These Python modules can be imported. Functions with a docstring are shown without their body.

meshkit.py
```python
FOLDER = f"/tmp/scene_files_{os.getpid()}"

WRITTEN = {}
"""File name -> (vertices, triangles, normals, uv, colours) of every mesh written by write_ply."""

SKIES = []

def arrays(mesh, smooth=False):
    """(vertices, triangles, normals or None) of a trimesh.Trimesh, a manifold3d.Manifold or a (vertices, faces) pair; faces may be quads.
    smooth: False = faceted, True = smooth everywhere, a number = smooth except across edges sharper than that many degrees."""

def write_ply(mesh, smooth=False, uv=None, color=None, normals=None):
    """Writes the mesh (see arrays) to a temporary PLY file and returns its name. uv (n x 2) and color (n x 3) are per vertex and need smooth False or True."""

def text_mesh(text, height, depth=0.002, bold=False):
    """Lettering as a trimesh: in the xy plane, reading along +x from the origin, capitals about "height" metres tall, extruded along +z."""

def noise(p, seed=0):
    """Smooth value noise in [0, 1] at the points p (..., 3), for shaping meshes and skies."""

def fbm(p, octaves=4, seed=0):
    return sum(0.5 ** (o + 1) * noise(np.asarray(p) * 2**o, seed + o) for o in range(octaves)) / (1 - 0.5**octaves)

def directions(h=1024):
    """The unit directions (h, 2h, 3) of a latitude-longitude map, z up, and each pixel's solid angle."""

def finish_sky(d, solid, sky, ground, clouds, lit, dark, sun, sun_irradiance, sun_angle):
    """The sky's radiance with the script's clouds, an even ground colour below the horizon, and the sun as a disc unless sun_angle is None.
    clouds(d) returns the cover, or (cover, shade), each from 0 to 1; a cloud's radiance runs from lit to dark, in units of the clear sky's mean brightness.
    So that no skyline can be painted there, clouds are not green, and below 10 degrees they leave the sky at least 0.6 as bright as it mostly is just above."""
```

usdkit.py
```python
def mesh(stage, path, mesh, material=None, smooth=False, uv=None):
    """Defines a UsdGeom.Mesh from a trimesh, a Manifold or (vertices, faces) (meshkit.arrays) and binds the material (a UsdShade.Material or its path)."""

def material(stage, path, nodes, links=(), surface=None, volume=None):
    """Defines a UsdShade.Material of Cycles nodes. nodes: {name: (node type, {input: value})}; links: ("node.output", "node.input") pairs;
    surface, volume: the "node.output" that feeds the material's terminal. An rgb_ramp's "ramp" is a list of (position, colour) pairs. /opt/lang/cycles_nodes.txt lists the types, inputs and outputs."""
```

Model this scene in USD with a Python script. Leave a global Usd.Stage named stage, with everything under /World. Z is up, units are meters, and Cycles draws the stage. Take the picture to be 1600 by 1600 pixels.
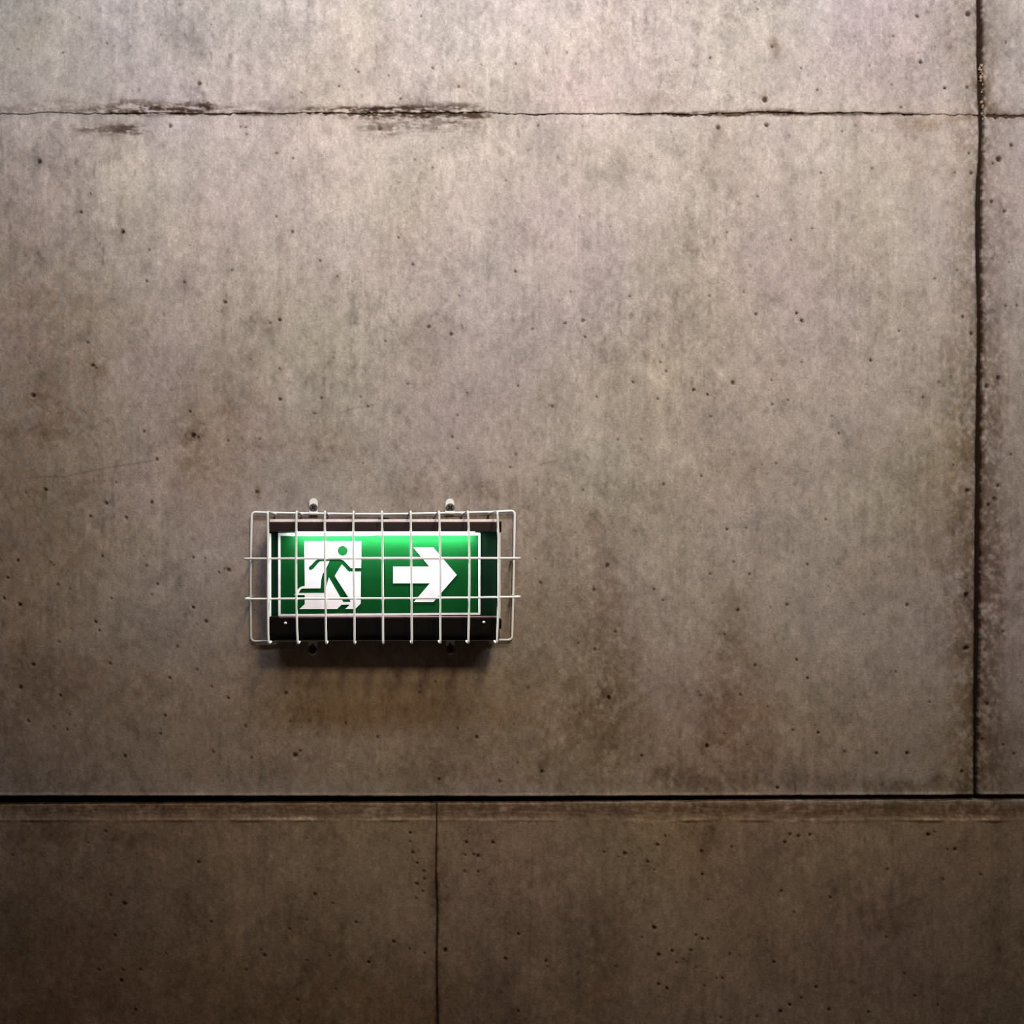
import math
import numpy as np
import trimesh
import manifold3d as m3
from scipy import ndimage
from shapely.geometry import Polygon, Point, LineString, box as sbox
from shapely.ops import unary_union
import usdkit
from pxr import Usd, UsdGeom, UsdLux, UsdShade, Gf, Sdf, Vt

stage = Usd.Stage.CreateInMemory()
UsdGeom.SetStageUpAxis(stage, "Z")
UsdGeom.SetStageMetersPerUnit(stage, 1.0)
world = UsdGeom.Xform.Define(stage, "/World")
stage.SetDefaultPrim(world.GetPrim())
UsdGeom.Scope.Define(stage, "/World/Looks")

# ------------------------------------------------------------------ frame of reference
# The wall is the plane y = 0, 1.6 m of it fills the picture, so one picture unit is one millimetre on the wall.
# Figures below are millimetres on the wall drawing: X to the right, Y downwards; depth d (metres) stands out from the wall.
D = 1.5            # camera to wall
CX, CY = 599.0, 873.0   # point of the wall that is straight in front of the lens
ZC = 2.15          # its height above the floor


def P(X, Y, d=0.0):
    """wall drawing as seen from the lens -> world, at depth d"""
    f = (D - d) / D
    return np.array([(X - CX) / 1000 * f, -d, ZC - (Y - CY) / 1000 * f])


def W(X, Y, d=0.0):
    """true wall millimetres -> world"""
    return np.array([(X - CX) / 1000, -d, ZC - (Y - CY) / 1000])


# ------------------------------------------------------------------ camera, light, exposure
cam = UsdGeom.Camera.Define(stage, "/World/camera")
cam.AddTranslateOp().Set(Gf.Vec3d(0, -D, ZC))
cam.AddRotateXOp().Set(90.0)
cam.CreateHorizontalApertureAttr(36.0)
cam.CreateVerticalApertureAttr(36.0)
cam.CreateFocalLengthAttr(36.0 * D / 1.6)
cam.CreateHorizontalApertureOffsetAttr((800 - CX) / 1600 * 36)
cam.CreateVerticalApertureOffsetAttr((CY - 800) / 1600 * 36)
cam.CreateFStopAttr(0.0)
cam.CreateExposureAttr(0.0)

dome = UsdLux.DomeLight.Define(stage, "/World/ambient_light")
dome.CreateColorAttr(Gf.Vec3f(1.0, 0.66, 0.42))
dome.CreateIntensityAttr(0.018)


def lamp(name, pos, aim, radius, power, color, angle, soft):
    l = UsdLux.SphereLight.Define(stage, "/World/" + name)
    z = np.array(pos, float) - np.array(aim, float)
    z /= np.linalg.norm(z)
    x = np.cross([0, 0, 1.0], z)
    x = x / np.linalg.norm(x) if np.linalg.norm(x) > 1e-6 else np.array([1.0, 0, 0])
    y = np.cross(z, x)
    l.AddTransformOp().Set(Gf.Matrix4d(*x, 0, *y, 0, *z, 0, *map(float, pos), 1))
    l.CreateRadiusAttr(radius)
    l.CreateColorAttr(Gf.Vec3f(*color))
    l.CreateIntensityAttr(power)
    l.CreateNormalizeAttr(True)
    s = UsdLux.ShapingAPI.Apply(l.GetPrim())
    s.CreateShapingConeAngleAttr(angle)
    s.CreateShapingConeSoftnessAttr(soft)
    return l


# a cool tube fitting close to the wall above the picture, and a warmer spot further out in the room
tube_light = UsdLux.RectLight.Define(stage, "/World/tube_light")
_p, _a = W(840, -150, 0.68), W(840, 60, 0.0)
_z = (_p - _a) / np.linalg.norm(_p - _a)
_x = np.array([1.0, 0, 0])
_y = np.cross(_z, _x)
tube_light.AddTransformOp().Set(Gf.Matrix4d(*_x, 0, *_y, 0, *_z, 0, *map(float, _p), 1))
tube_light.CreateWidthAttr(1.9)
tube_light.CreateHeightAttr(0.12)
tube_light.CreateColorAttr(Gf.Vec3f(0.945, 0.985, 1.11))
tube_light.CreateIntensityAttr(22.0)
lamp("ceiling_spot_light", W(960, -170, 1.60), W(930, 360, 0), 0.15, 29.0, (1.0, 0.75, 0.47), 38, 1.0)

# ------------------------------------------------------------------ helpers
NAMES = {}


def numbered(path):
    n = NAMES.get(path, 0)
    NAMES[path] = n + 1
    return path if n == 0 else f"{path}_{n:03d}"


def tag(prim, label=None, category=None, group=None, kind=None):
    for k, v in (("label", label), ("category", category), ("group", group), ("kind", kind)):
        if v:
            prim.SetCustomDataByKey(k, v)
    return prim


def thing(name, label, category=None, kind=None, at=None):
    x = UsdGeom.Xform.Define(stage, numbered("/World/" + name))
    return tag(x.GetPrim(), label, category, kind=kind)


def part(parent, name, mesh, mat, smooth=30, label=None):
    path = numbered(f"{parent.GetPath()}/{name}")
    m = usdkit.mesh(stage, path, mesh, mat, smooth=smooth)
    if label:
        tag(m.GetPrim(), label)
    return m.GetPrim()


def cat(*ms):
    return trimesh.util.concatenate(list(ms))


def tube(points, r, sides=14, closed=False):
    p = np.asarray(points, float)
    n = len(p)
    if closed:
        t = np.roll(p, -1, 0) - np.roll(p, 1, 0)
    else:
        t = np.gradient(p, axis=0)
    t /= np.linalg.norm(t, axis=1, keepdims=True)
    a = np.cross(t[0], [0.3, 0.5, 0.81])
    a /= np.linalg.norm(a)
    frames = []
    for k in range(n):
        a = a - t[k] * (a @ t[k])
        a /= np.linalg.norm(a)
        frames.append((a, np.cross(t[k], a)))
    ang = np.arange(sides) * 2 * math.pi / sides
    rings = []
    if not closed:   # rounded ends
        for s in (0.98, 0.8, 0.45):
            rings.append((p[0] - t[0] * r * s * 0.7, frames[0], r * math.sqrt(1 - s * s)))
    for k in range(n):
        rings.append((p[k], frames[k], r))
    if not closed:
        for s in (0.45, 0.8, 0.98):
            rings.append((p[-1] + t[-1] * r * s * 0.7, frames[-1], r * math.sqrt(1 - s * s)))
    v = np.vstack([c + rr * (np.cos(ang)[:, None] * f[0] + np.sin(ang)[:, None] * f[1]) for c, f, rr in rings])
    faces = []
    m = len(rings)
    for k in range(m if closed else m - 1):
        k2 = (k + 1) % m
        for j in range(sides):
            j2 = (j + 1) % sides
            A, B, C, E = k * sides + j, k * sides + j2, k2 * sides + j2, k2 * sides + j
            faces += [[A, B, C], [A, C, E]]
    if not closed:
        faces += [[0, j + 1, j] for j in range(1, sides - 1)]
        o = (m - 1) * sides
        faces += [[o, o + j, o + j + 1] for j in range(1, sides - 1)]
    return trimesh.Trimesh(v, faces, process=False)


def fillet(points, radii, steps=6, closed=False):
    """rounds the corners of a polyline"""
    p = [np.asarray(q, float) for q in points]
    n = len(p)
    out = []
    for i in range(n):
        r = radii[i] if np.ndim(radii) else radii
        if (not closed and i in (0, n - 1)) or r <= 0:
            out.append(p[i])
            continue
        a, b, c = p[i - 1], p[i], p[(i + 1) % n]
        u, w = a - b, c - b
        lu, lw = np.linalg.norm(u), np.linalg.norm(w)
        r = min(r, lu * 0.45, lw * 0.45)
        s, e = b + u / lu * r, b + w / lw * r
        for k in range(steps + 1):
            q = k / steps
            out.append((1 - q) ** 2 * s + 2 * q * (1 - q) * b + q * q * e)
    return np.array(out)


def slab(poly, d0, d1, flat=P):
    """a flat outline on the wall drawing (as seen from the lens at depth d1), from depth d0 out to d1"""
    polys = getattr(poly, "geoms", [poly])
    ms = []
    f = (D - d1) / D if flat is P else 1.0
    for g in polys:
        m = trimesh.creation.extrude_polygon(g, 1.0, engine="earcut")
        v = m.vertices
        q = np.stack([(v[:, 0] - CX) / 1000 * f, -(d0 + (d1 - d0) * v[:, 2]), ZC - (v[:, 1] - CY) / 1000 * f], 1)
        m = trimesh.Trimesh(q, m.faces, process=False)
        if m.volume < 0:
            m.invert()
        ms.append(m)
    return cat(*ms)


def rounded_box(lo, hi, r, seg=3):
    lo, hi = np.array(lo, float), np.array(hi, float)
    s = m3.Manifold.sphere(r, 4 * seg)
    pts = [s.translate(tuple(float(q) for q in np.where(c, hi - r, lo + r))) for c in np.ndindex(2, 2, 2)]
    return trimesh_of(m3.Manifold.batch_hull(pts))


def trimesh_of(m):
    q = m.to_mesh()
    return trimesh.Trimesh(np.array(q.vert_properties[:, :3], float), np.array(q.tri_verts), process=False)


def profile_x(profile, x0, x1):
    """a closed outline in (depth, Y of the drawing as seen at reference depth) carried along x; profile gives world (y, z)"""
    g = Polygon(profile)
    m = trimesh.creation.extrude_polygon(g, x1 - x0, engine="earcut")
    v = m.vertices
    q = np.stack([x0 + v[:, 2], v[:, 0], v[:, 1]], 1)
    m = trimesh.Trimesh(q, m.faces, process=False)
    if m.volume < 0:
        m.invert()
    return m


# ------------------------------------------------------------------ materials
def plain(name, color, rough=0.5, metallic=0.0, spec=0.5, emit=None, strength=0.0, wear=0.06, scale=400.0, coat=0.0):
    c = np.array(color, float)
    nodes = {
        "geo": ("geometry", {}),
        "n": ("noise_texture", {"scale": scale, "detail": 3.0}),
        "ramp": ("rgb_ramp", {"ramp": [(0.25, tuple(c * (1 - wear))), (0.75, tuple(np.minimum(c * (1 + wear), 1)))]}),
        "p": ("principled_bsdf", {"roughness": rough, "metallic": metallic, "specular_ior_level": spec, "coat_weight": coat}),
    }
    if emit is not None:
        nodes["p"][1].update(emission_color=emit, emission_strength=strength)
    return usdkit.material(stage, "/World/Looks/" + name, nodes, [("geo.position", "n.vector"), ("n.fac", "ramp.fac"), ("ramp.color", "p.base_color")], surface="p.BSDF")


M_WIRE = plain("white_coated_wire", (0.87, 0.92, 0.94), 0.4, wear=0.03)
M_TAB = plain("white_coated_plate", (0.84, 0.88, 0.90), 0.5, wear=0.05, scale=900)
M_SCREW = plain("black_screw_steel", (0.085, 0.085, 0.09), 0.55, metallic=0.0, spec=0.3, wear=0.3, scale=1500)
M_SCREW_DARK = plain("screw_recess_black", (0.008, 0.008, 0.008), 0.9, wear=0.0)
M_CAP = plain("dark_brown_painted_metal", (0.022, 0.014, 0.015), 0.45, metallic=0.0, spec=0.2, wear=0.12)
M_BLACK = plain("black_painted_metal", (0.0035, 0.003, 0.0028), 0.55, spec=0.08, wear=0.1)
M_GREEN = plain("exit_green_face", (0.003, 0.052, 0.0115), 0.7, spec=0.02, wear=0.04)
M_DKGREEN = plain("dark_green_margin", (0.0025, 0.014, 0.0075), 0.5, spec=0.05, wear=0.05)
M_WHITE = plain("legend_white", (0.68, 0.64, 0.69), 0.6, spec=0.05, emit=(0.98, 0.93, 1.0), strength=0.05, wear=0.01)
M_EDGE = plain("lit_acrylic_edge", (0.62, 0.66, 0.62), 0.35, emit=(0.9, 1.0, 0.93), strength=0.12, wear=0.03)
M_LED = usdkit.material(stage, "/World/Looks/led_light", {"e": ("emission", {"color": (0.92, 1.0, 0.96), "strength": 380.0})}, surface="e.emission")
M_STUD = plain("bright_stud", (0.93, 0.93, 0.93), 0.35, wear=0.02)
M_JOINT = plain("dark_joint_filler", (0.016, 0.010, 0.007), 0.95, spec=0.1, wear=0.4, scale=180)
M_SEAM = plain("brown_seam_dirt", (0.060, 0.038, 0.024), 0.95, spec=0.1, wear=0.5, scale=220)
M_HIGHLIGHT = plain("painted_edge_highlight", (0.80, 0.71, 0.76), 0.45, wear=0.12, scale=200)  # pale colour stands for the highlight on the rail's bevel
M_LIP_GLOW = plain("painted_lip_glow", (0.10, 0.055, 0.065), 0.5, wear=0.3, scale=120)  # lighter tint stands for lamp light on top of the base rail
M_STONE = plain("tan_aggregate", (0.25, 0.175, 0.10), 0.8, spec=0.2, wear=0.4, scale=160)
M_FLOOR = plain("concrete_floor", (0.16, 0.13, 0.11), 0.8, spec=0.2, wear=0.25, scale=6)

M_WALL = usdkit.material(stage, "/World/Looks/cast_concrete", {
    "a": ("attribute", {"attribute": "albedo"}),
    "geo": ("geometry", {}),
    "m1": ("mapping", {"scale": (1.0, 1.0, 0.28)}),
    "grain": ("noise_texture", {"scale": 330.0, "detail": 4.0, "roughness": 0.62}),
    "speck": ("noise_texture", {"scale": 900.0, "detail": 2.0}),
    "streak": ("noise_texture", {"scale": 150.0, "detail": 3.0, "roughness": 0.6}),
    "g1": ("map_range", {"from_min": 0.3, "from_max": 0.7, "to_min": 0.80, "to_max": 1.19}),
    "g2": ("map_range", {"from_min": 0.3, "from_max": 0.7, "to_min": 0.93, "to_max": 1.07}),
    "g3": ("map_range", {"from_min": 0.3, "from_max": 0.7, "to_min": 0.88, "to_max": 1.10}),
    "x1": ("math", {"math_type": "multiply"}),
    "x2": ("math", {"math_type": "multiply"}),
    "sc": ("vector_math", {"math_type": "scale"}),
    "bump": ("bump", {"strength": 0.5, "distance": 0.0012}),
    "p": ("principled_bsdf", {"roughness": 0.82, "specular_ior_level": 0.25}),
}, [("geo.position", "m1.vector"), ("geo.position", "grain.vector"), ("geo.position", "speck.vector"), ("m1.vector", "streak.vector"),
    ("grain.fac", "g1.value"), ("speck.fac", "g2.value"), ("streak.fac", "g3.value"),
    ("g1.result", "x1.value1"), ("g2.result", "x1.value2"), ("x1.value", "x2.value1"), ("g3.result", "x2.value2"),
    ("a.color", "sc.vector1"), ("x2.value", "sc.scale"), ("sc.vector", "p.base_color"),
    ("grain.fac", "bump.height"), ("bump.normal", "p.normal")], surface="p.BSDF")

# ------------------------------------------------------------------ the concrete: colour and relief worked out on a 1 mm raster of the wall
rng = np.random.default_rng(7)
X0, Y0, NX, NY = -80, -80, 1760, 1760
YY, XX = np.mgrid[Y0:Y0 + NY, X0:X0 + NX].astype(np.float32)


def nz(sx, sy, seed, octaves=1, gain=0.55):
    """smooth noise, zero mean and unit spread, with features about sx by sy millimetres"""
    g = np.random.default_rng(seed)
    out, amp = np.zeros((NY, NX), np.float32), 1.0
    for _ in range(octaves):
        a = g.standard_normal((int(NY / sy) + 4, int(NX / sx) + 4)).astype(np.float32)
        ys = (np.arange(NY) / sy + 1 + g.random() * 0.5).astype(np.float32)
        xs = (np.arange(NX) / sx + 1 + g.random() * 0.5).astype(np.float32)
        # separable cubic interpolation
        from scipy.interpolate import CubicSpline
        t = CubicSpline(np.arange(a.shape[0]), a, axis=0)(ys).astype(np.float32)
        t = CubicSpline(np.arange(a.shape[1]), t, axis=1)(xs).astype(np.float32)
        out += amp * t
        amp *= gain
        sx, sy = max(sx / 2, 1.5), max(sy / 2, 1.5)
    return (out - out.mean()) / out.std()


def soft(x, a, b):
    t = np.clip((x - a) / (b - a), 0, 1)
    return t * t * (3 - 2 * t)


cloud = nz(320, 260, 11, 3)
blotch = nz(46, 52, 12, 3)
streaks = nz(7, 130, 13, 2)
streak2 = nz(20, 210, 14, 2)
fine = nz(9, 11, 15, 3, 0.7)
warm = nz(210, 240, 16, 3)
green = nz(150, 170, 17, 2)
where = nz(180, 150, 18, 2)
dash = nz(4.5, 20, 19, 2)
smear = nz(14, 26, 20, 3)
mottle = nz(15, 17, 21, 3, 0.75)
speck = nz(3.2, 3.8, 22, 2, 0.7)
spots = nz(6, 8, 23, 2)
scrib = nz(8, 11, 24, 4, 0.85)
scrib_in = nz(110, 100, 25, 3)

lum = 1 + 0.040 * cloud + 0.050 * blotch + 0.045 * streaks * soft(where, -1.2, 1.2) + 0.025 * streak2 + 0.050 * fine + 0.056 * mottle * (0.7 + 0.3 * np.clip(where, -1, 1.5)) + 0.046 * speck
lum -= 0.22 * soft(spots, 2.1, 3.2)
lum -= 0.24 * soft(scrib, 0.5, 2.2) * soft(scrib_in, 0.0, 1.5)
lum -= 0.27 * soft(dash, 1.5, 2.8) * soft(where + 0.4 * blotch, -0.2, 1.3)
lum -= 0.20 * soft(smear, 1.2, 2.6) * soft(-where + 0.5 * cloud, -0.4, 1.2)
lum += 0.05 * soft(smear, -1.2, -2.4)
noise_rgb = np.stack([lum * (1 + 0.016 * warm - 0.006 * green), lum * (1 + 0.003 * warm + 0.008 * green), lum * (1 - 0.014 * warm - 0.020 * green)], -1)

stain = np.ones((NY, NX, 3), np.float32)
relief = np.zeros((NY, NX), np.float32)
DARK = np.array([0.19, 0.11, 0.055])
RUST = np.array([0.62, 0.48, 0.36])
OLIVE = np.array([0.74, 0.66, 0.47])
GREY = np.array([0.66, 0.65, 0.66])
PINK = np.array([0.92, 0.76, 0.72])
BROWN = np.array([0.55, 0.44, 0.37])
n_rag = nz(11, 9, 31, 3, 0.7)
n_rag2 = nz(22, 30, 32, 4, 0.8)
n_ragh = nz(30, 5, 33, 4, 0.8)
n_ragf = nz(5, 6, 34, 2, 0.8)


def blot(cx, cy, sx, sy, k, tint, ragged=0.6, flat=2.0, rag=None):
    """a stain with ragged edges"""
    x0, x1 = int(max(cx - 3 * sx - X0, 0)), int(min(cx + 3 * sx - X0, NX))
    y0, y1 = int(max(cy - 3 * sy - Y0, 0)), int(min(cy + 3 * sy - Y0, NY))
    if x1 <= x0 or y1 <= y0:
        return
    s = np.s_[y0:y1, x0:x1]
    r = np.sqrt(((XX[s] - cx) / sx) ** 2 + ((YY[s] - cy) / sy) ** 2)
    w = np.exp(-0.5 * r ** flat)
    w = np.clip(w * (1 + ragged * (0.35 * n_rag[s] + 0.45 * n_rag2[s] + 0.45 * n_ragf[s] if rag is None else 0.9 * rag[s] + 0.4 * n_ragf[s])), 0, 1) * k
    stain[s] *= 1 - w[..., None] * (1 - tint)


# dirt washed out along the casting seam near the top
for cx, cy, sx, sy, k in ((250, 172, 62, 6, 0.85), (215, 165, 28, 7, 0.5), (296, 167, 16, 6, 0.55), (324, 164, 7, 7, 0.6), (170, 202, 36, 6, 0.55), (205, 203, 16, 6, 0.5),
                          (100, 166, 30, 9, 0.25), (20, 172, 40, 6, 0.25), (550, 174, 45, 6, 0.8), (630, 176, 48, 8, 0.85), (715, 178, 34, 8, 0.9), (680, 168, 40, 6, 0.4), (400, 170, 40, 8, 0.25), (595, 200, 20, 9, 0.45),
                          (660, 195, 34, 7, 0.35), (720, 200, 16, 10, 0.25), (400, 177, 60, 2.5, 0.6), (1090, 178, 60, 2.2, 0.7), (1200, 177, 60, 2.8, 0.8), (1300, 178, 60, 2.0, 0.55),
                          (1390, 178, 30, 1.8, 0.5), (985, 178, 40, 1.6, 0.5), (850, 178, 90, 1.1, 0.35), (1208, 172, 30, 3, 0.35)):
    blot(cx, cy, sx * 1.05, sy * 0.88, min(k * 1.3, 1.0), DARK, 0.9, 2.0, n_ragh)
# the patched corner beside the vertical joint
for cx, cy, sx, sy, k, t in ((1440, 190, 22, 7, 0.5, OLIVE), (1456, 200, 12, 4, 0.5, RUST), (1500, 183, 28, 4, 0.35, RUST), (1480, 178, 50, 14, 0.25, OLIVE), (1536, 140, 10, 45, 0.55, RUST), (1550, 178, 26, 6, 0.7, BROWN), (1590, 180, 20, 4, 0.5, BROWN)):
    blot(cx, cy, sx, sy, k, t)
# dark bands along the vertical joint
for cy, sy, k in ((60, 90, 0.25), (300, 90, 0.3), (560, 120, 0.45), (800, 130, 0.5), (1000, 130, 0.6), (1170, 80, 0.55)):
    blot(1508, cy, 20, sy, k, OLIVE * 0.9, 0.8)
    blot(1548, cy, 16, sy, k * 0.9, BROWN, 0.8)
jx = lambda Y: np.interp(Y, [-2000, 0, 90, 200, 300, 380, 500, 620, 760, 860, 1000, 1120, 1240, 3000], [1531, 1531, 1532, 1534.5, 1530.5, 1529.5, 1532, 1530.5, 1529.5, 1528.5, 1527.5, 1525.5, 1524.5, 1524])
dj = np.abs(XX - jx(YY))
w = (0.93 * np.exp(-(dj / 5.4) ** 2.2) * np.clip(1 + 0.22 * n_ragf, 0, 1.2) + 0.34 * np.exp(-(dj / 15) ** 1.6) * np.clip(1 + 0.6 * n_ragf + 0.4 * n_rag2, 0, 1.6)) * (YY < 1246)
stain *= 1 - np.clip(w, 0, 0.97)[..., None] * (1 - np.array([0.17, 0.115, 0.08]))
w = 0.62 * np.exp(-(np.abs(XX - 682.5) / 4.5) ** 1.3) * np.clip(1 + 0.5 * n_ragf + 0.4 * n_rag2, 0, 1.5) * soft(YY, 1285, 1340)
stain *= 1 - np.clip(w, 0, 0.95)[..., None] * (1 - np.array([0.46, 0.33, 0.24]))
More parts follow.
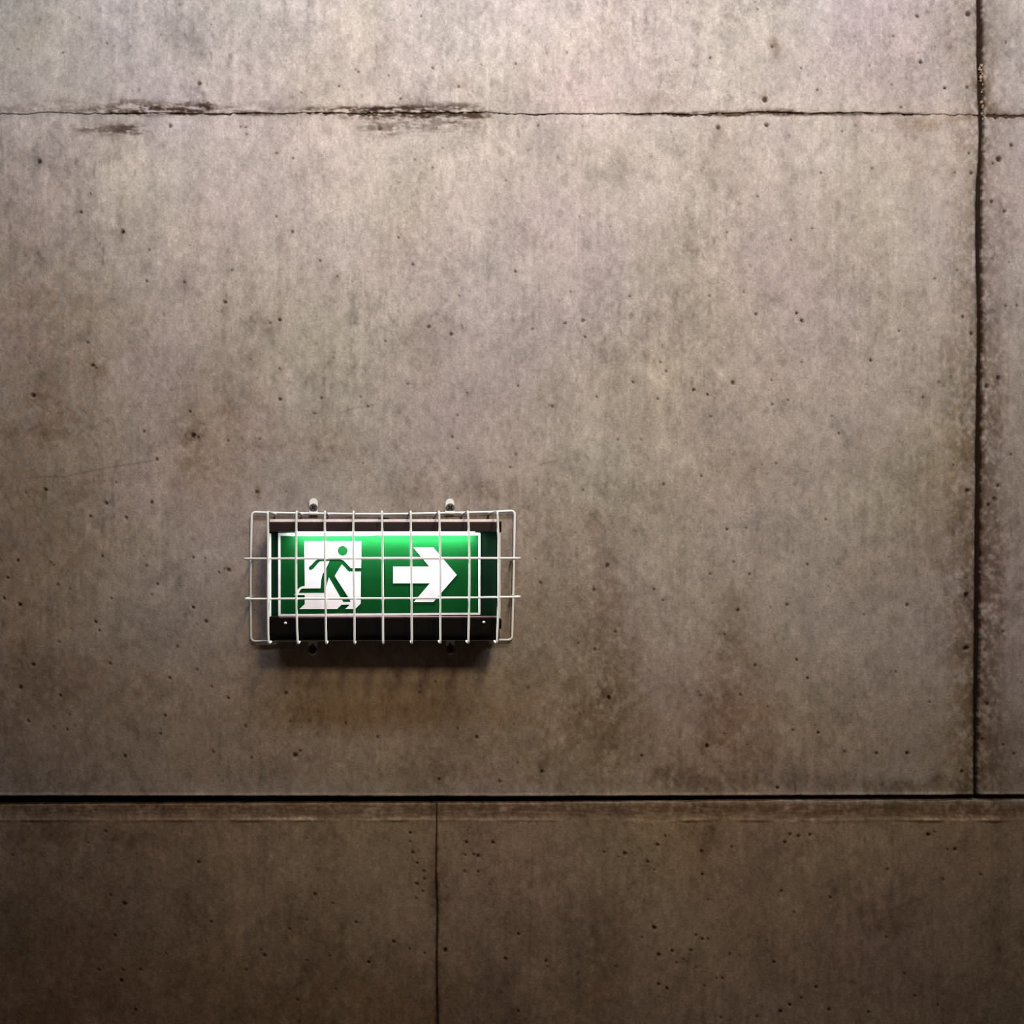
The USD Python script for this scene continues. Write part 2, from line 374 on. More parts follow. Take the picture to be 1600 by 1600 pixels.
# rust and algae running down below the middle
for cx, cy, sx, sy, k, t in ((948, 890, 16, 40, 0.4, BROWN), (925, 930, 24, 50, 0.35, PINK * 0.8), (955, 990, 26, 40, 0.5, RUST), (940, 1070, 46, 60, 0.6, OLIVE * 0.85), (955, 1085, 22, 40, 0.55, BROWN),
                             (930, 1150, 55, 50, 0.5, OLIVE * 0.85), (950, 1170, 14, 30, 0.4, BROWN), (1150, 960, 16, 40, 0.35, BROWN), (1135, 1000, 30, 60, 0.3, RUST), (1160, 1080, 36, 60, 0.45, RUST),
                             (1155, 1150, 32, 50, 0.5, RUST), (1135, 1010, 8, 60, 0.3, GREY), (1105, 1130, 10, 60, 0.35, BROWN), (870, 960, 50, 45, 0.35, OLIVE), (860, 1000, 60, 60, 0.3, OLIVE), (820, 1130, 60, 60, 0.35, OLIVE * 0.9),
                             (895, 820, 40, 26, 0.35, PINK * 0.85), (925, 815, 10, 12, 0.4, PINK * 0.7), (490, 695, 60, 22, 0.35, PINK * 0.85), (520, 690, 20, 14, 0.3, PINK * 0.8), (340, 700, 50, 60, 0.35, OLIVE), (300, 690, 16, 30, 0.4, OLIVE * 0.7),
                             (330, 580, 60, 70, 0.22, OLIVE), (190, 520, 50, 60, 0.2, OLIVE), (390, 640, 30, 30, 0.25, PINK * 0.9), (1020, 760, 26, 24, 0.3, OLIVE), (1155, 745, 26, 30, 0.35, OLIVE * 0.85), (1450, 830, 30, 80, 0.3, OLIVE),
                             (1470, 700, 30, 80, 0.3, OLIVE), (640, 560, 40, 60, 0.2, GREY), (660, 540, 24, 40, 0.22, OLIVE * 0.9), (1075, 480, 44, 34, 0.26, GREY), (1350, 470, 60, 36, 0.3, GREY), (1310, 545, 60, 12, 0.3, GREY),
                             (910, 100, 40, 32, 0.22, GREY), (900, 130, 24, 14, 0.25, GREY), (955, 60, 12, 24, 0.25, OLIVE), (985, 100, 12, 22, 0.3, GREY), (1030, 160, 34, 10, 0.3, BROWN), (930, 163, 46, 6, 0.25, BROWN), (820, 150, 20, 12, 0.2, GREY),
                             (1110, 85, 8, 18, 0.35, GREY), (1207, 70, 7, 10, 0.6, BROWN), (1212, 78, 4, 10, 0.5, BROWN), (1112, 218, 8, 12, 0.5, GREY * 0.9), (1125, 205, 5, 8, 0.4, BROWN), (1196, 154, 7, 8, 0.6, BROWN), (1190, 220, 60, 10, 0.28, GREY),
                             (975, 276, 6, 14, 0.5, GREY), (950, 275, 20, 8, 0.25, GREY), (908, 230, 3, 26, 0.35, GREY), (1110, 270, 3, 30, 0.25, GREY), (1240, 320, 3, 40, 0.3, GREY), (1150, 300, 2, 30, 0.3, GREY),
                             (1425, 250, 10, 6, 0.4, BROWN), (1440, 265, 18, 4, 0.35, BROWN), (1424, 278, 5, 14, 0.35, BROWN), (1425, 205, 12, 10, 0.35, BROWN), (1498, 222, 8, 12, 0.45, BROWN), (1422, 100, 5, 26, 0.4, BROWN), (1480, 50, 4, 14, 0.4, BROWN),
                             (60, 250, 16, 12, 0.45, GREY * 0.8), (345, 258, 22, 10, 0.25, GREY), (40, 60, 16, 14, 0.25, OLIVE), (152, 55, 8, 14, 0.3, GREY), (140, 90, 14, 10, 0.2, GREY), (270, 65, 20, 12, 0.2, BROWN), (365, 60, 16, 30, 0.25, GREY), (715, 132, 10, 9, 0.4, BROWN),
                             (470, 280, 5, 10, 0.4, BROWN), (310, 345, 2.5, 26, 0.3, BROWN), (190, 345, 4, 30, 0.35, BROWN), (122, 340, 3, 30, 0.3, BROWN), (305, 360, 3, 22, 0.3, GREY), (192, 362, 18, 4, 0.35, BROWN), (368, 370, 3, 14, 0.35, GREY),
                             (395, 460, 6, 34, 0.35, BROWN), (350, 470, 3, 34, 0.35, BROWN), (437, 480, 3, 30, 0.4, BROWN), (420, 510, 8, 10, 0.4, BROWN), (505, 610, 3, 24, 0.45, BROWN), (288, 440, 6, 14, 0.35, BROWN), (400, 505, 8, 8, 0.3, BROWN),
                             (40, 462, 34, 14, 0.3, BROWN), (130, 470, 30, 10, 0.25, BROWN), (60, 520, 40, 20, 0.25, BROWN), (145, 580, 14, 22, 0.45, BROWN), (70, 600, 8, 60, 0.3, BROWN), (120, 660, 34, 20, 0.3, BROWN), (50, 674, 36, 6, 0.4, BROWN),
                             (55, 620, 9, 10, 0.5, BROWN), (128, 670, 20, 10, 0.3, GREY), (300, 680, 12, 9, 0.5, BROWN * 0.8), (285, 745, 16, 16, 0.35, GREY), (330, 740, 16, 26, 0.3, BROWN), (402, 768, 4, 9, 0.5, BROWN), (454, 768, 7, 13, 0.45, GREY * 0.85),
                             (70, 766, 4, 10, 0.5, BROWN), (125, 770, 14, 16, 0.35, BROWN), (660, 760, 30, 14, 0.3, OLIVE * 0.8), (768, 768, 26, 10, 0.45, OLIVE * 0.7), (740, 745, 12, 20, 0.3, GREY), (865, 595, 3, 26, 0.45, GREY), (1170, 530, 3, 20, 0.3, GREY),
                             (860, 480, 22, 2, 0.2, GREY), (1000, 440, 3, 20, 0.2, GREY), (1060, 660, 60, 12, 0.25, GREY), (1150, 630, 50, 16, 0.25, GREY), (1350, 710, 60, 40, 0.22, GREY), (890, 400, 4, 60, 0.12, GREY), (945, 1090, 9, 8, 0.5, BROWN * 0.6),
                             (820, 870, 40, 60, 0.25, BROWN), (190, 1018, 26, 10, 0.3, GREY), (30, 1080, 50, 40, 0.3, BROWN), (150, 1070, 60, 24, 0.3, BROWN), (60, 1040, 30, 12, 0.35, BROWN), (345, 1118, 24, 9, 0.4, GREY), (240, 1075, 24, 16, 0.25, BROWN),
                             (60, 1200, 70, 26, 0.35, BROWN), (145, 1222, 16, 6, 0.4, BROWN * 0.8), (400, 1210, 70, 16, 0.3, BROWN), (640, 1215, 60, 18, 0.35, BROWN), (700, 1205, 40, 20, 0.35, BROWN), (800, 1215, 40, 12, 0.35, BROWN), (848, 1195, 6, 18, 0.45, BROWN * 0.7),
                             (1060, 1210, 26, 12, 0.5, BROWN * 0.7), (1080, 1222, 70, 9, 0.5, BROWN * 0.7), (900, 1225, 40, 8, 0.4, BROWN), (1250, 1222, 90, 8, 0.5, BROWN * 0.8), (1420, 1228, 40, 7, 0.75, BROWN * 0.5), (1465, 1213, 8, 8, 0.6, BROWN * 0.6), (1500, 1210, 20, 18, 0.35, RUST),
                             (1590, 1215, 20, 14, 0.4, BROWN), (1560, 930, 10, 60, 0.35, BROWN), (1510, 930, 6, 10, 0.6, BROWN * 0.6), (1500, 1015, 14, 10, 0.5, BROWN * 0.8), (1575, 60, 40, 80, 0.18, GREY), (1575, 330, 14, 30, 0.35, BROWN), (1560, 640, 20, 40, 0.3, PINK * 0.7)):
    blot(cx, cy, sx, sy, k * 0.72 if sx > 12 and cy > 850 else k, t)
# lower wall: a film of traffic dirt, ledge strip darkened against the light on its slope, darker runs below
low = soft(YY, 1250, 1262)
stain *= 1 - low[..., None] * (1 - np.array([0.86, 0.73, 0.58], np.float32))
for cx, cy, sx, sy, k, t in ((500, 1262, 300, 7, 0.3, BROWN), (180, 1262, 200, 6, 0.45, BROWN), (1100, 1263, 300, 7, 0.45, BROWN), (1480, 1264, 160, 8, 0.45, BROWN), (90, 1305, 60, 12, 0.4, BROWN * 0.8), (215, 1310, 40, 8, 0.3, BROWN),
                             (510, 1320, 26, 26, 0.3, BROWN), (580, 1310, 18, 10, 0.35, GREY), (290, 1410, 30, 90, 0.25, BROWN), (440, 1420, 20, 90, 0.2, BROWN), (500, 1480, 26, 90, 0.25, BROWN), (80, 1450, 80, 120, 0.3, BROWN), (680, 1370, 16, 50, 0.35, BROWN),
                             (688, 1390, 14, 18, 0.5, BROWN * 0.8), (945, 1430, 26, 90, 0.3, BROWN), (930, 1530, 30, 60, 0.35, BROWN), (1100, 1360, 40, 30, 0.25, BROWN), (1110, 1310, 12, 14, 0.5, BROWN * 0.7), (1230, 1325, 24, 12, 0.3, GREY), (1190, 1360, 20, 60, 0.2, GREY),
                             (1400, 1420, 40, 40, 0.25, RUST), (1370, 1430, 30, 18, 0.3, BROWN), (820, 1400, 60, 60, 0.3, PINK * 0.8), (1550, 1480, 40, 60, 0.25, BROWN), (1300, 1530, 60, 40, 0.25, BROWN), (1480, 1560, 80, 40, 0.25, BROWN), (600, 1560, 90, 30, 0.2, BROWN)):
    blot(cx, cy, sx, sy, k, t)
# browner tint over the left end and lower parts of the wall
for cx, cy, sx, sy, k in ((20, 620, 110, 240, 0.8), (-20, 900, 160, 160, 0.6), (60, 1150, 200, 120, 0.35), (60, 1560, 300, 130, 0.8), (560, 1600, 300, 80, 0.7), (300, 1130, 420, 90, 0.55), (900, 1150, 300, 80, 0.45), (1300, 1180, 300, 60, 0.35)):
    blot(cx, cy, sx, sy, k, np.array([0.85, 0.71, 0.55]), 0.22)
blot(400, 1266, 900, 9, 0.62, np.array([0.60, 0.54, 0.48]), 0.5, 2.0, n_ragh)  # ledge dirt, darkened to offset the light its slope catches
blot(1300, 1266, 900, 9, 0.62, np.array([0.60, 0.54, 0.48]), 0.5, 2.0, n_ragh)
# paler streaks on the ledge's nosing
for x0, x1, yc, k in ((0, 60, 1284, 0.25), (130, 300, 1282, 0.22), (360, 430, 1279.5, 0.35), (425, 515, 1279, 0.9), (560, 690, 1279, 0.3), (690, 800, 1280, 0.35), (800, 890, 1283, 0.35), (950, 1125, 1283, 0.35), (1220, 1330, 1282, 0.45), (1380, 1450, 1284, 0.4), (1440, 1560, 1281, 0.8), (1470, 1560, 1275, 0.4)):
    s = np.s_[1262 - Y0:1292 - Y0, :]
    w = k * np.exp(-((YY[s] - yc - 1.0 * n_rag2[s]) / 1.9) ** 2) * soft(XX[s], x0 - 12, x0 + 25) * (1 - soft(XX[s], x1 - 25, x1 + 12)) * np.clip(0.8 + 0.5 * n_rag[s], 0, 1.4)
    stain[s] *= (1 + w * 1.5)[..., None]
# pale fins of cement along the seam
for x0, x1, yc, k in ((225, 262, 174.5, 0.7), (335, 375, 173.5, 0.8), (500, 580, 173.5, 0.5), (610, 650, 174, 0.6), (680, 752, 175.5, 0.7), (790, 920, 179.5, 0.3), (1010, 1100, 176, 0.25)):
    s = np.s_[160 - Y0:190 - Y0, :]
    w = k * np.exp(-((YY[s] - yc - 1.2 * n_rag2[s]) / 1.3) ** 2) * soft(XX[s], x0 - 4, x0 + 8) * (1 - soft(XX[s], x1 - 8, x1 + 4)) * np.clip(0.5 + 0.9 * n_rag[s], 0, 1.5)
    stain[s] = stain[s] * (1 - np.clip(w, 0, 1))[..., None] + np.clip(w, 0, 1)[..., None] * 1.08
    relief[s] += 1.5 * w

# air holes left by the casting, where the photograph shows them: x, y, radius
PITS = """98,82,2 311,130,4 266,196,3.5 384,199,2.5 385,210,2 432,239,2.5 458,247,2 432,338,2 457,362,3 192,362,4 126,331,2.5 594,200,4 626,154,2.5 676,106,2 607,118,2 530,134,2.5 471,145,1.8 560,112,2.2 648,249,2 676,262,2 623,371,2 790,282,2 717,135,3 61,252,4 167,67,2 658,25,2 682,200,2 692,231,2 233,390,2 141,302,2 217,140,1.8
1196,155,4.5 1198,195,3.6 1123,199,3.5 1110,90,3 1207,72,3 806,99,2.2 825,235,2 841,196,2 1184,14,2 1252,106,2 1289,120,2 1277,140,2.4 1396,56,2.2 1434,25,3 1439,97,3.4 1477,137,3.6 1512,136,2.6 1513,21,4.4 1572,66,2.4 1408,167,2.2 1363,263,2 1283,270,2.2 1184,307,2 1136,363,2 1236,375,2 1269,357,2 1581,227,3.2 1562,248,4.5 1552,255,2.5 1514,239,2.4 1518,270,3.6 1550,315,3.2 1570,330,3 1316,205,2 1359,102,1.8 1393,132,1.8 886,82,1.8 854,83,1.6 910,198,1.8 1492,270,2
137,535,2.6 145,571,3.5 150,575,2.4 52,618,4.2 297,643,2.6 225,674,2.2 356,689,2.2 406,686,2 302,680,3.6 310,683,2.4 237,785,2.6 181,754,2.2 245,718,3 71,765,3.4 166,786,3 437,500,3 422,505,2.6 670,511,3.4 705,522,3 602,533,2.2 637,600,2.6 502,622,2.6 437,624,3.4 575,635,2 563,620,2 492,646,2.2 715,649,2.2 730,614,2 567,724,2.2 707,683,2.4 715,701,2 645,413,2.4 527,432,2 229,439,3 288,441,2.6 352,472,3.2 362,422,2 401,769,3.4 797,730,2.2 436,576,2 500,407,2.2 520,560,1.8 320,872,1.8 40,770,2
805,424,2.4 892,456,2 984,463,2.2 1181,491,3 1245,489,2.6 1253,501,3 911,501,3.2 883,505,2.6 914,526,2 832,514,2 1032,566,2.2 1041,580,2.4 989,597,2.6 1084,609,3 1106,616,2.4 1146,598,4 1111,651,2.4 1206,594,2.6 966,687,2.2 1002,687,2.2 1361,563,2.6 1253,566,2.2 1467,597,2.2 1442,621,2.2 1232,625,2.4 1213,724,2.2 1096,744,2.4 911,766,2.2 1490,726,2.4 1311,677,2.2 1543,603,4 1561,591,4 1572,478,2.6 1589,478,2.4 1505,495,3 1518,521,3.2 1461,435,2.2 1405,517,2.4 1555,780,4 1545,789,3.4 1560,759,3 1512,767,4.4 1577,410,2.2 863,635,2.4 810,603,2.2 1108,462,2 1162,456,2 1037,757,3 1028,623,2 932,620,2 1207,632,2 1300,650,1.8 1580,710,2.4 806,710,2
949,884,3.6 928,922,2.8 837,874,2 845,911,2.6 1110,897,2.6 1171,897,2.4 1146,878,2.2 1262,882,2.8 1230,945,2.8 1153,954,3.2 1132,992,2.4 1180,1040,3.4 962,987,2.2 929,1015,3 904,1005,2.4 952,1091,4 1095,1087,2.6 1092,1081,2 1105,1166,3.8 1003,1181,2.8 1132,1147,2.2 1157,1086,2.4 1245,1031,2.4 1262,1060,2.4 1279,1145,2.8 1239,1141,2.2 847,1206,3.5 1215,1231,2.8 1022,921,2 1036,938,2 1136,827,3.2 1166,825,2 1290,812,2.4 825,1075,2.2 1320,1175,2.6 1370,1177,3 1418,1177,3.6 1510,1013,4 1543,1100,3.4 1535,1155,3 1568,1164,2.4 1585,1178,2.6 1503,1206,3 1568,987,2.6 1453,1097,2.2 1510,930,4.4 1418,945,2.8 1350,960,2 1400,1050,2
28,876,3 12,903,2.8 6,935,2.8 31,945,3.6 141,807,2.8 197,809,3 79,879,2.2 83,883,2 160,869,2.6 225,869,2 229,884,2.4 246,913,2.8 237,929,2 302,949,3 302,871,2.6 357,891,3.6 174,935,2.4 149,972,3 155,985,2.4 172,1037,2.8 52,1039,3 32,1074,3 265,1060,2.8 357,1091,2.8 258,1118,2.6 251,1147,2.4 384,1135,3 393,1184,2.2 461,1181,4.8 469,1173,2.2 447,1083,3.2 333,1175,2.2 195,1182,3 44,1127,2.4 105,1140,2.4 94,1087,2.4 92,1003,2.6 322,971,2.8 277,1010,2.2 308,1046,2.2 331,1073,2.6 90,914,2.4 342,894,2 590,1152,2.6 540,1130,2.2 715,1138,2.2 745,1152,3 680,1065,2 655,1082,2.4 781,1221,3 686,1218,2.6 454,1127,1.8
166,1299,2.4 310,1347,2.8 195,1412,3.4 492,1397,2.8 576,1503,2.8 414,1493,2.8 385,1515,2.4 220,1515,2.4 192,1515,2.2 330,1440,2.4 452,1451,2.2 615,1471,3 641,1301,2.6 641,1315,2.2 645,1332,2.6 652,1348,2.4 662,1361,2.8 663,1373,2.2 651,1381,2.8 661,1393,2.6 650,1403,2.2 729,1316,2.8 770,1316,2.8 747,1337,3.2 740,1335,2.4 727,1336,2.2 726,1361,2.8 747,1362,2.2 696,1484,3.6 664,1489,2.4 790,1498,2.8 190,1532,3 155,1515,2.4 260,1490,1.8 480,1437,2 520,1411,2.2 515,1493,2 556,1441,2.4 465,1562,2.6 212,1577,2.4 765,1382,1.8 20,1336,2.2 138,1317,2.2 173,1398,2 180,1461,2.2 640,1482,2 480,1500,2
1234,1304,3 1265,1304,3.4 1039,1306,2.6 1027,1320,3.2 976,1334,3 944,1331,2.6 1096,1330,2.6 1143,1323,2.4 1022,1450,4 1087,1461,2.6 1097,1467,2.6 1106,1467,2.2 1029,1492,3.2 1050,1486,3 1079,1484,2.6 1067,1498,2 1209,1503,2.8 1413,1521,2.8 1029,1538,2.8 1042,1544,2.8 1119,1528,2.2 1128,1528,2.2 1234,1570,3.2 1219,1580,3.2 1252,1559,2.4 1275,1542,2.6 1295,1577,2.6 1357,1581,2.6 810,1459,2.8 1097,1366,2.6 1221,1392,2.6 1473,1374,2.6 1450,1304,3.2 1492,1327,3.2 1480,1327,2.4 1429,1556,2.4 853,1501,2.4 1140,1490,2.4 1087,1511,2.2 1226,1316,3 1247,1306,2.4 1012,1346,2.2 1022,1359,2.2 1106,1405,2 1297,1402,2.2 1384,1464,2.2 1532,1366,2.2 1465,1570,2.2 1240,1425,2 1386,1358,2.4 810,1580,2.6 905,1520,1.8 962,1510,2 855,1510,2 1126,1590,2.4 1182,1588,2.2 1460,1300,2 1100,1540,2 1057,1504,2"""
g = np.random.default_rng(5)
pits = [tuple(map(float, q.split(","))) for q in PITS.split()]
pits += [(g.uniform(-70, 1670), g.uniform(-70, 1670), g.uniform(1.0, 1.7)) for _ in range(420)]
for px, py, r in pits:
    k = int(r * 3 + 5)
    x, y = int(round(px)) - X0, int(round(py)) - Y0
    if not (k < x < NX - k - 1 and k < y < NY - k - 1):
        continue
    s = np.s_[y - k:y + k + 1, x - k:x + k + 1]
    th, e = g.uniform(0, math.pi), g.uniform(0.72, 1.0)
    dx, dy = XX[s] - px, YY[s] - py
    u, v = dx * math.cos(th) + dy * math.sin(th), -dx * math.sin(th) + dy * math.cos(th)
    q = np.sqrt((u / r) ** 2 + (v / (r * e)) ** 2) * (1 + 0.10 * n_rag[s])
    w = 1 - soft(q, 0.55, 1.25)
    halo = np.exp(-(q / 2.2) ** 2) * g.uniform(0.03, 0.22)
    strong = g.uniform(0.75, 1.0) if r > 1.8 else g.uniform(0.35, 0.85)
    w = 1 - soft(q, 0.6, 1.1)
    stain[s] *= (1 - w * strong)[..., None] + (w * strong)[..., None] * np.array([0.06, 0.042, 0.03])
    stain[s] *= 1 - halo[..., None] * (1 - RUST)
    relief[s] -= w * r * 0.7

# scratches
for x0, y0, x1, y1, k in ((37, 748, 100, 745, 0.4), (100, 745, 245, 719, 0.6), (527, 646, 587, 632, 0.5), (830, 731, 870, 720, 0.4), (220, 1090, 246, 1090, -0.25), (1092, 905, 1130, 905, 0.3), (1150, 905, 1180, 906, 0.3)):
    L = math.hypot(x1 - x0, y1 - y0)
    t = ((XX - x0) * (x1 - x0) + (YY - y0) * (y1 - y0)) / L
    o = ((YY - y0) * (x1 - x0) - (XX - x0) * (y1 - y0)) / L + 1.5 * np.sin(t / L * math.pi)
    w = k * np.exp(-(o / 1.1) ** 2) * (t > 0) * (t < L)
    stain *= (1 - w * 0.6)[..., None]

BASE = np.array([0.308, 0.273, 0.247], np.float32)
relief += 0.22 * nz(60, 60, 41, 3) + 0.05 * nz(6, 7, 42, 2)


def wave(t, lo, hi):
    """folds t back and forth into lo..hi"""
    u = np.mod(t - lo, 2 * (hi - lo))
    return lo + np.minimum(u, 2 * (hi - lo) - u)


def fold(X, Y):
    """where the wall beyond the raster takes its colour and relief from: (X, Y), a second X and how much of it"""
    Xa = np.where(X < -76, wave(X, -76, 1480), np.where(X > 1676, wave(X, 1560, 1676), X))
    Xb = np.where(X > 1676, wave(X - 1520, 120, 1480), Xa)
    Ya = np.where(Y < -76, wave(Y, -76, 150), np.where(Y > 1676, wave(Y, 1310, 1676), Y))
    return Xa, Ya, Xb, soft(X, 1676, 1770)


def sample(arr, where_):
    Xa, Ya, Xb, w = where_
    at = lambda x: ndimage.map_coordinates(arr, np.stack([Ya.ravel() - Y0, x.ravel() - X0]), order=1, mode="nearest").reshape(Ya.shape)
    return at(Xa) * (1 - w) + at(Xb) * w


G = 1.06


def spaced(a, b, step=1.9):
    """grid lines from a to b: close inside the picture, widening beyond it"""
    out = list(np.linspace(max(a, -70), min(b, 1670), max(2, int((min(b, 1670) - max(a, -70)) / step) + 1))) if min(b, 1670) > max(a, -70) else []
    if a < -70:
        n = int(math.ceil(math.log((-70 - a) * (G - 1) / step + 1, G)))
        ext = -70 - (-70 - a) * ((np.power(G, np.arange(1, n + 1)) - 1) / (G ** n - 1))
        out = list(ext[::-1]) + out
    if b > 1670:
        n = int(math.ceil(math.log((b - 1670) * (G - 1) / step + 1, G)))
        ext = 1670 + (b - 1670) * ((np.power(G, np.arange(1, n + 1)) - 1) / (G ** n - 1))
        out = out + list(ext)
    return np.array(out)


def wob(seed, scale):
    q = np.random.default_rng(seed)
    pts = np.arange(-4000, 6000, scale)
    vals = q.standard_normal(len(pts))
    return lambda t: np.interp(t, pts, vals)


w1, w2, w3, w4, w5, w6, w7, w8 = (wob(s, c) for s, c in ((1, 9), (2, 4), (3, 60), (4, 7), (5, 30), (6, 5), (7, 40), (8, 12)))
# courses of the joints
jw = lambda Y: np.interp(Y, [-2000, 0, 100, 160, 200, 240, 320, 450, 600, 800, 1000, 1130, 1240, 3000], [4.0, 3.6, 4.2, 4.0, 3.4, 2.4, 4.6, 3.2, 3.6, 4.2, 4.4, 3.0, 2.0, 3.5])
sy_ = lambda X: 177.5 + 0.7 * w3(X) + 0.75 * w1(X) + 0.4 * w2(X) + np.interp(X, [1040, 1080, 1110, 1200, 1400, 1540, 1600], [0, 3.5, 1.5, -1, 1.0, 3, 3.5])
sw = lambda X: np.interp(X, [-100, 160, 180, 250, 330, 345, 390, 480, 520, 600, 640, 740, 752, 760, 950, 1000, 1060, 1200, 1240, 1400, 1425, 1435, 1515, 1541, 1600, 2500], [0.05, 0.1, 0.4, 1.1, 1.0, 0.5, 0.5, 0.6, 1.5, 1.6, 1.1, 1.6, 0.7, 0.3, 0.3, 0.7, 1.1, 1.5, 0.9, 0.6, 0.4, 0.02, 0.02, 1.8, 1.5, 1.2]) * np.clip(0.85 + 0.75 * w2(X) + 0.4 * w1(X), 0.05, 2.4)
g_top = lambda X: np.interp(X, [-3000, 0, 400, 800, 1200, 1600, 4000], [1244, 1244, 1244.3, 1244.8, 1243.5, 1242.3, 1241.5])
g_bot = lambda X: np.interp(X, [-3000, 0, 400, 800, 1200, 1600, 4000], [1258.5, 1258, 1256.3, 1255.3, 1251.0, 1249.6, 1249])
lx = lambda Y: np.interp(Y, [1250, 1300, 1370, 1420, 1500, 1600, 3500], [682.5, 682, 681, 683.5, 682, 683.5, 683])
lw = lambda Y: np.interp(Y, [1250, 1300, 1370, 1450, 1530, 1600, 3500], [0.3, 0.5, 0.8, 1.0, 0.9, 1.2, 1.2])

wall = thing("wall_back", "large stained grey brown cast concrete wall of panels behind the exit sign", kind="structure")


def panel(x0, x1, y0, y1, left=None, right=None, top=None, bottom=None, rnd=(2.0, 2.0, 2.0, 2.0), extra=None, label=None, back=28.0):
    """one concrete panel: a relief grid whose edges follow the given courses, with sides that go back into the joint"""
    xs, ys = spaced(x0, x1), spaced(y0, y1)
    X, Y = np.meshgrid(xs, ys)
    Xw, Yw = X.copy(), Y.copy()
    fall = 26.0
    if left is not None:
        Xw += (left(Y) - x0) * np.exp(-((X - x0) / fall))
    if right is not None:
        Xw += (right(Y) - x1) * np.exp(-((x1 - X) / fall))
    if top is not None:
        Yw += (top(X) - y0) * np.exp(-((Y - y0) / fall))
    if bottom is not None:
        Yw += (bottom(X) - y1) * np.exp(-((y1 - Y) / fall))
    src = fold(Xw, Yw)
    H = sample(relief, src)
    # worn arrises
    for dist, r in ((X - x0, rnd[0]), (x1 - X, rnd[1]), (Y - y0, rnd[2]), (y1 - Y, rnd[3])):
        H = H - r * np.clip(1 - dist / (r * 1.3), 0, 1) ** 2
    if extra is not None:
        H = H + extra(Xw, Yw)
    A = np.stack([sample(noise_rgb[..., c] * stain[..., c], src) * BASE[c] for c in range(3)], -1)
    # sides: one more line of points all round, pushed back
    pad = lambda a: np.pad(a, ((1, 1), (1, 1)) + ((0, 0),) * (a.ndim - 2), mode="edge")
    Xp, Yp, Hp, Ap = pad(Xw), pad(Yw), pad(H), pad(A)
    for s in (np.s_[0, :], np.s_[-1, :], np.s_[:, 0], np.s_[:, -1]):
        Hp[s] = -back
    v = np.stack([(Xp - CX) / 1000, -Hp / 1000, ZC - (Yp - CY) / 1000], -1).reshape(-1, 3)
    h, w = Xp.shape
    i = np.arange(h * w).reshape(h, w)
    a, b, c, d = i[:-1, :-1].ravel(), i[:-1, 1:].ravel(), i[1:, 1:].ravel(), i[1:, :-1].ravel()
    f = np.vstack([np.stack([a, d, c], 1), np.stack([a, c, b], 1)])
    path = numbered(f"{wall.GetPath()}/concrete_panel")
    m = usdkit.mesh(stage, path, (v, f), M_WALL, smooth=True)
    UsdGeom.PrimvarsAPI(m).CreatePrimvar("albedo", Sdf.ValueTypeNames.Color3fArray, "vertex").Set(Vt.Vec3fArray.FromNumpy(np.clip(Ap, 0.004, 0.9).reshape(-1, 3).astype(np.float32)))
    if label:
        tag(m.GetPrim(), label)
    return m


lip = lambda X, Y: 2.2 * np.exp(-((Y - g_top(X) + 2.0) / 1.4) ** 2) * (0.8 + 0.25 * w5(X))
gtop = lambda X: g_top(X) + 0.22 * w4(X)
gbot = lambda X: g_bot(X) + 0.2 * w6(X)
XL, XR, YT, YB = -2200, 3800, -1100, 3020
panel(XL, 1531, YT, 178, right=lambda Y: jx(Y) - jw(Y) + 0.3 * w8(Y), bottom=lambda X: sy_(X) - sw(X), rnd=(0, 2.5, 0, 0.35))
panel(1531, XR, YT, 180, left=lambda Y: jx(Y) + jw(Y) + 0.3 * w1(Y), bottom=lambda X: sy_(X) - sw(X), rnd=(2.5, 0, 0, 2.0))
panel(XL, 1529, 178, 1243, right=lambda Y: jx(Y) - jw(Y) + 0.3 * w8(Y), top=lambda X: sy_(X) + sw(X), bottom=gtop, rnd=(0, 2.5, 0.35, 0.8), extra=lip)
panel(1529, XR, 180, 1241, left=lambda Y: jx(Y) + jw(Y) + 0.3 * w1(Y), top=lambda X: sy_(X) + sw(X), bottom=gtop, rnd=(2.5, 0, 2.0, 0.8), extra=lip)


def ledge(X, Y):
    t = np.clip((Y - g_bot(X)) / (1281 - g_bot(X)), 0, 1)
    h = -3.0 + 4.6 * t + 0.22 * np.sin(Y * 1.1 + 2 * w7(X)) * (t < 1) + 1.5 * np.exp(-((Y - 1280.5) / 2.2) ** 2) * (0.6 + 0.5 * w5(X))
    return h


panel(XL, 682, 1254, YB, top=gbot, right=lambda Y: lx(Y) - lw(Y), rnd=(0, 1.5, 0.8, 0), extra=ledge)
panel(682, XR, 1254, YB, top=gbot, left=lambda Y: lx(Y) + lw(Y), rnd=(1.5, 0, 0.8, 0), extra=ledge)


def backing(x0, x1, y0, y1, d0, d1):
    a, b = W(x0, y1, d0), W(x1, y0, d1)
    return trimesh.creation.box(bounds=[np.minimum(a, b), np.maximum(a, b)])


part(wall, "joint_filler", backing(1515, 1545, YT, 1240, -0.027, -0.0055), M_JOINT, False, "dark filler in the vertical joint")
part(wall, "seam_dirt", backing(XL, 1520, 170, 190, -0.026, -0.0016), M_SEAM, False, "brown dirt in the casting seam")
part(wall, "seam_dirt", backing(1544, XR, 170, 190, -0.026, -0.0024), M_SEAM, False)
part(wall, "joint_filler", backing(XL, XR, 1235, 1262, -0.027, -0.024), M_JOINT, False)
part(wall, "joint_filler", backing(675, 690, 1262, YB, -0.026, -0.0022), M_SEAM, False)

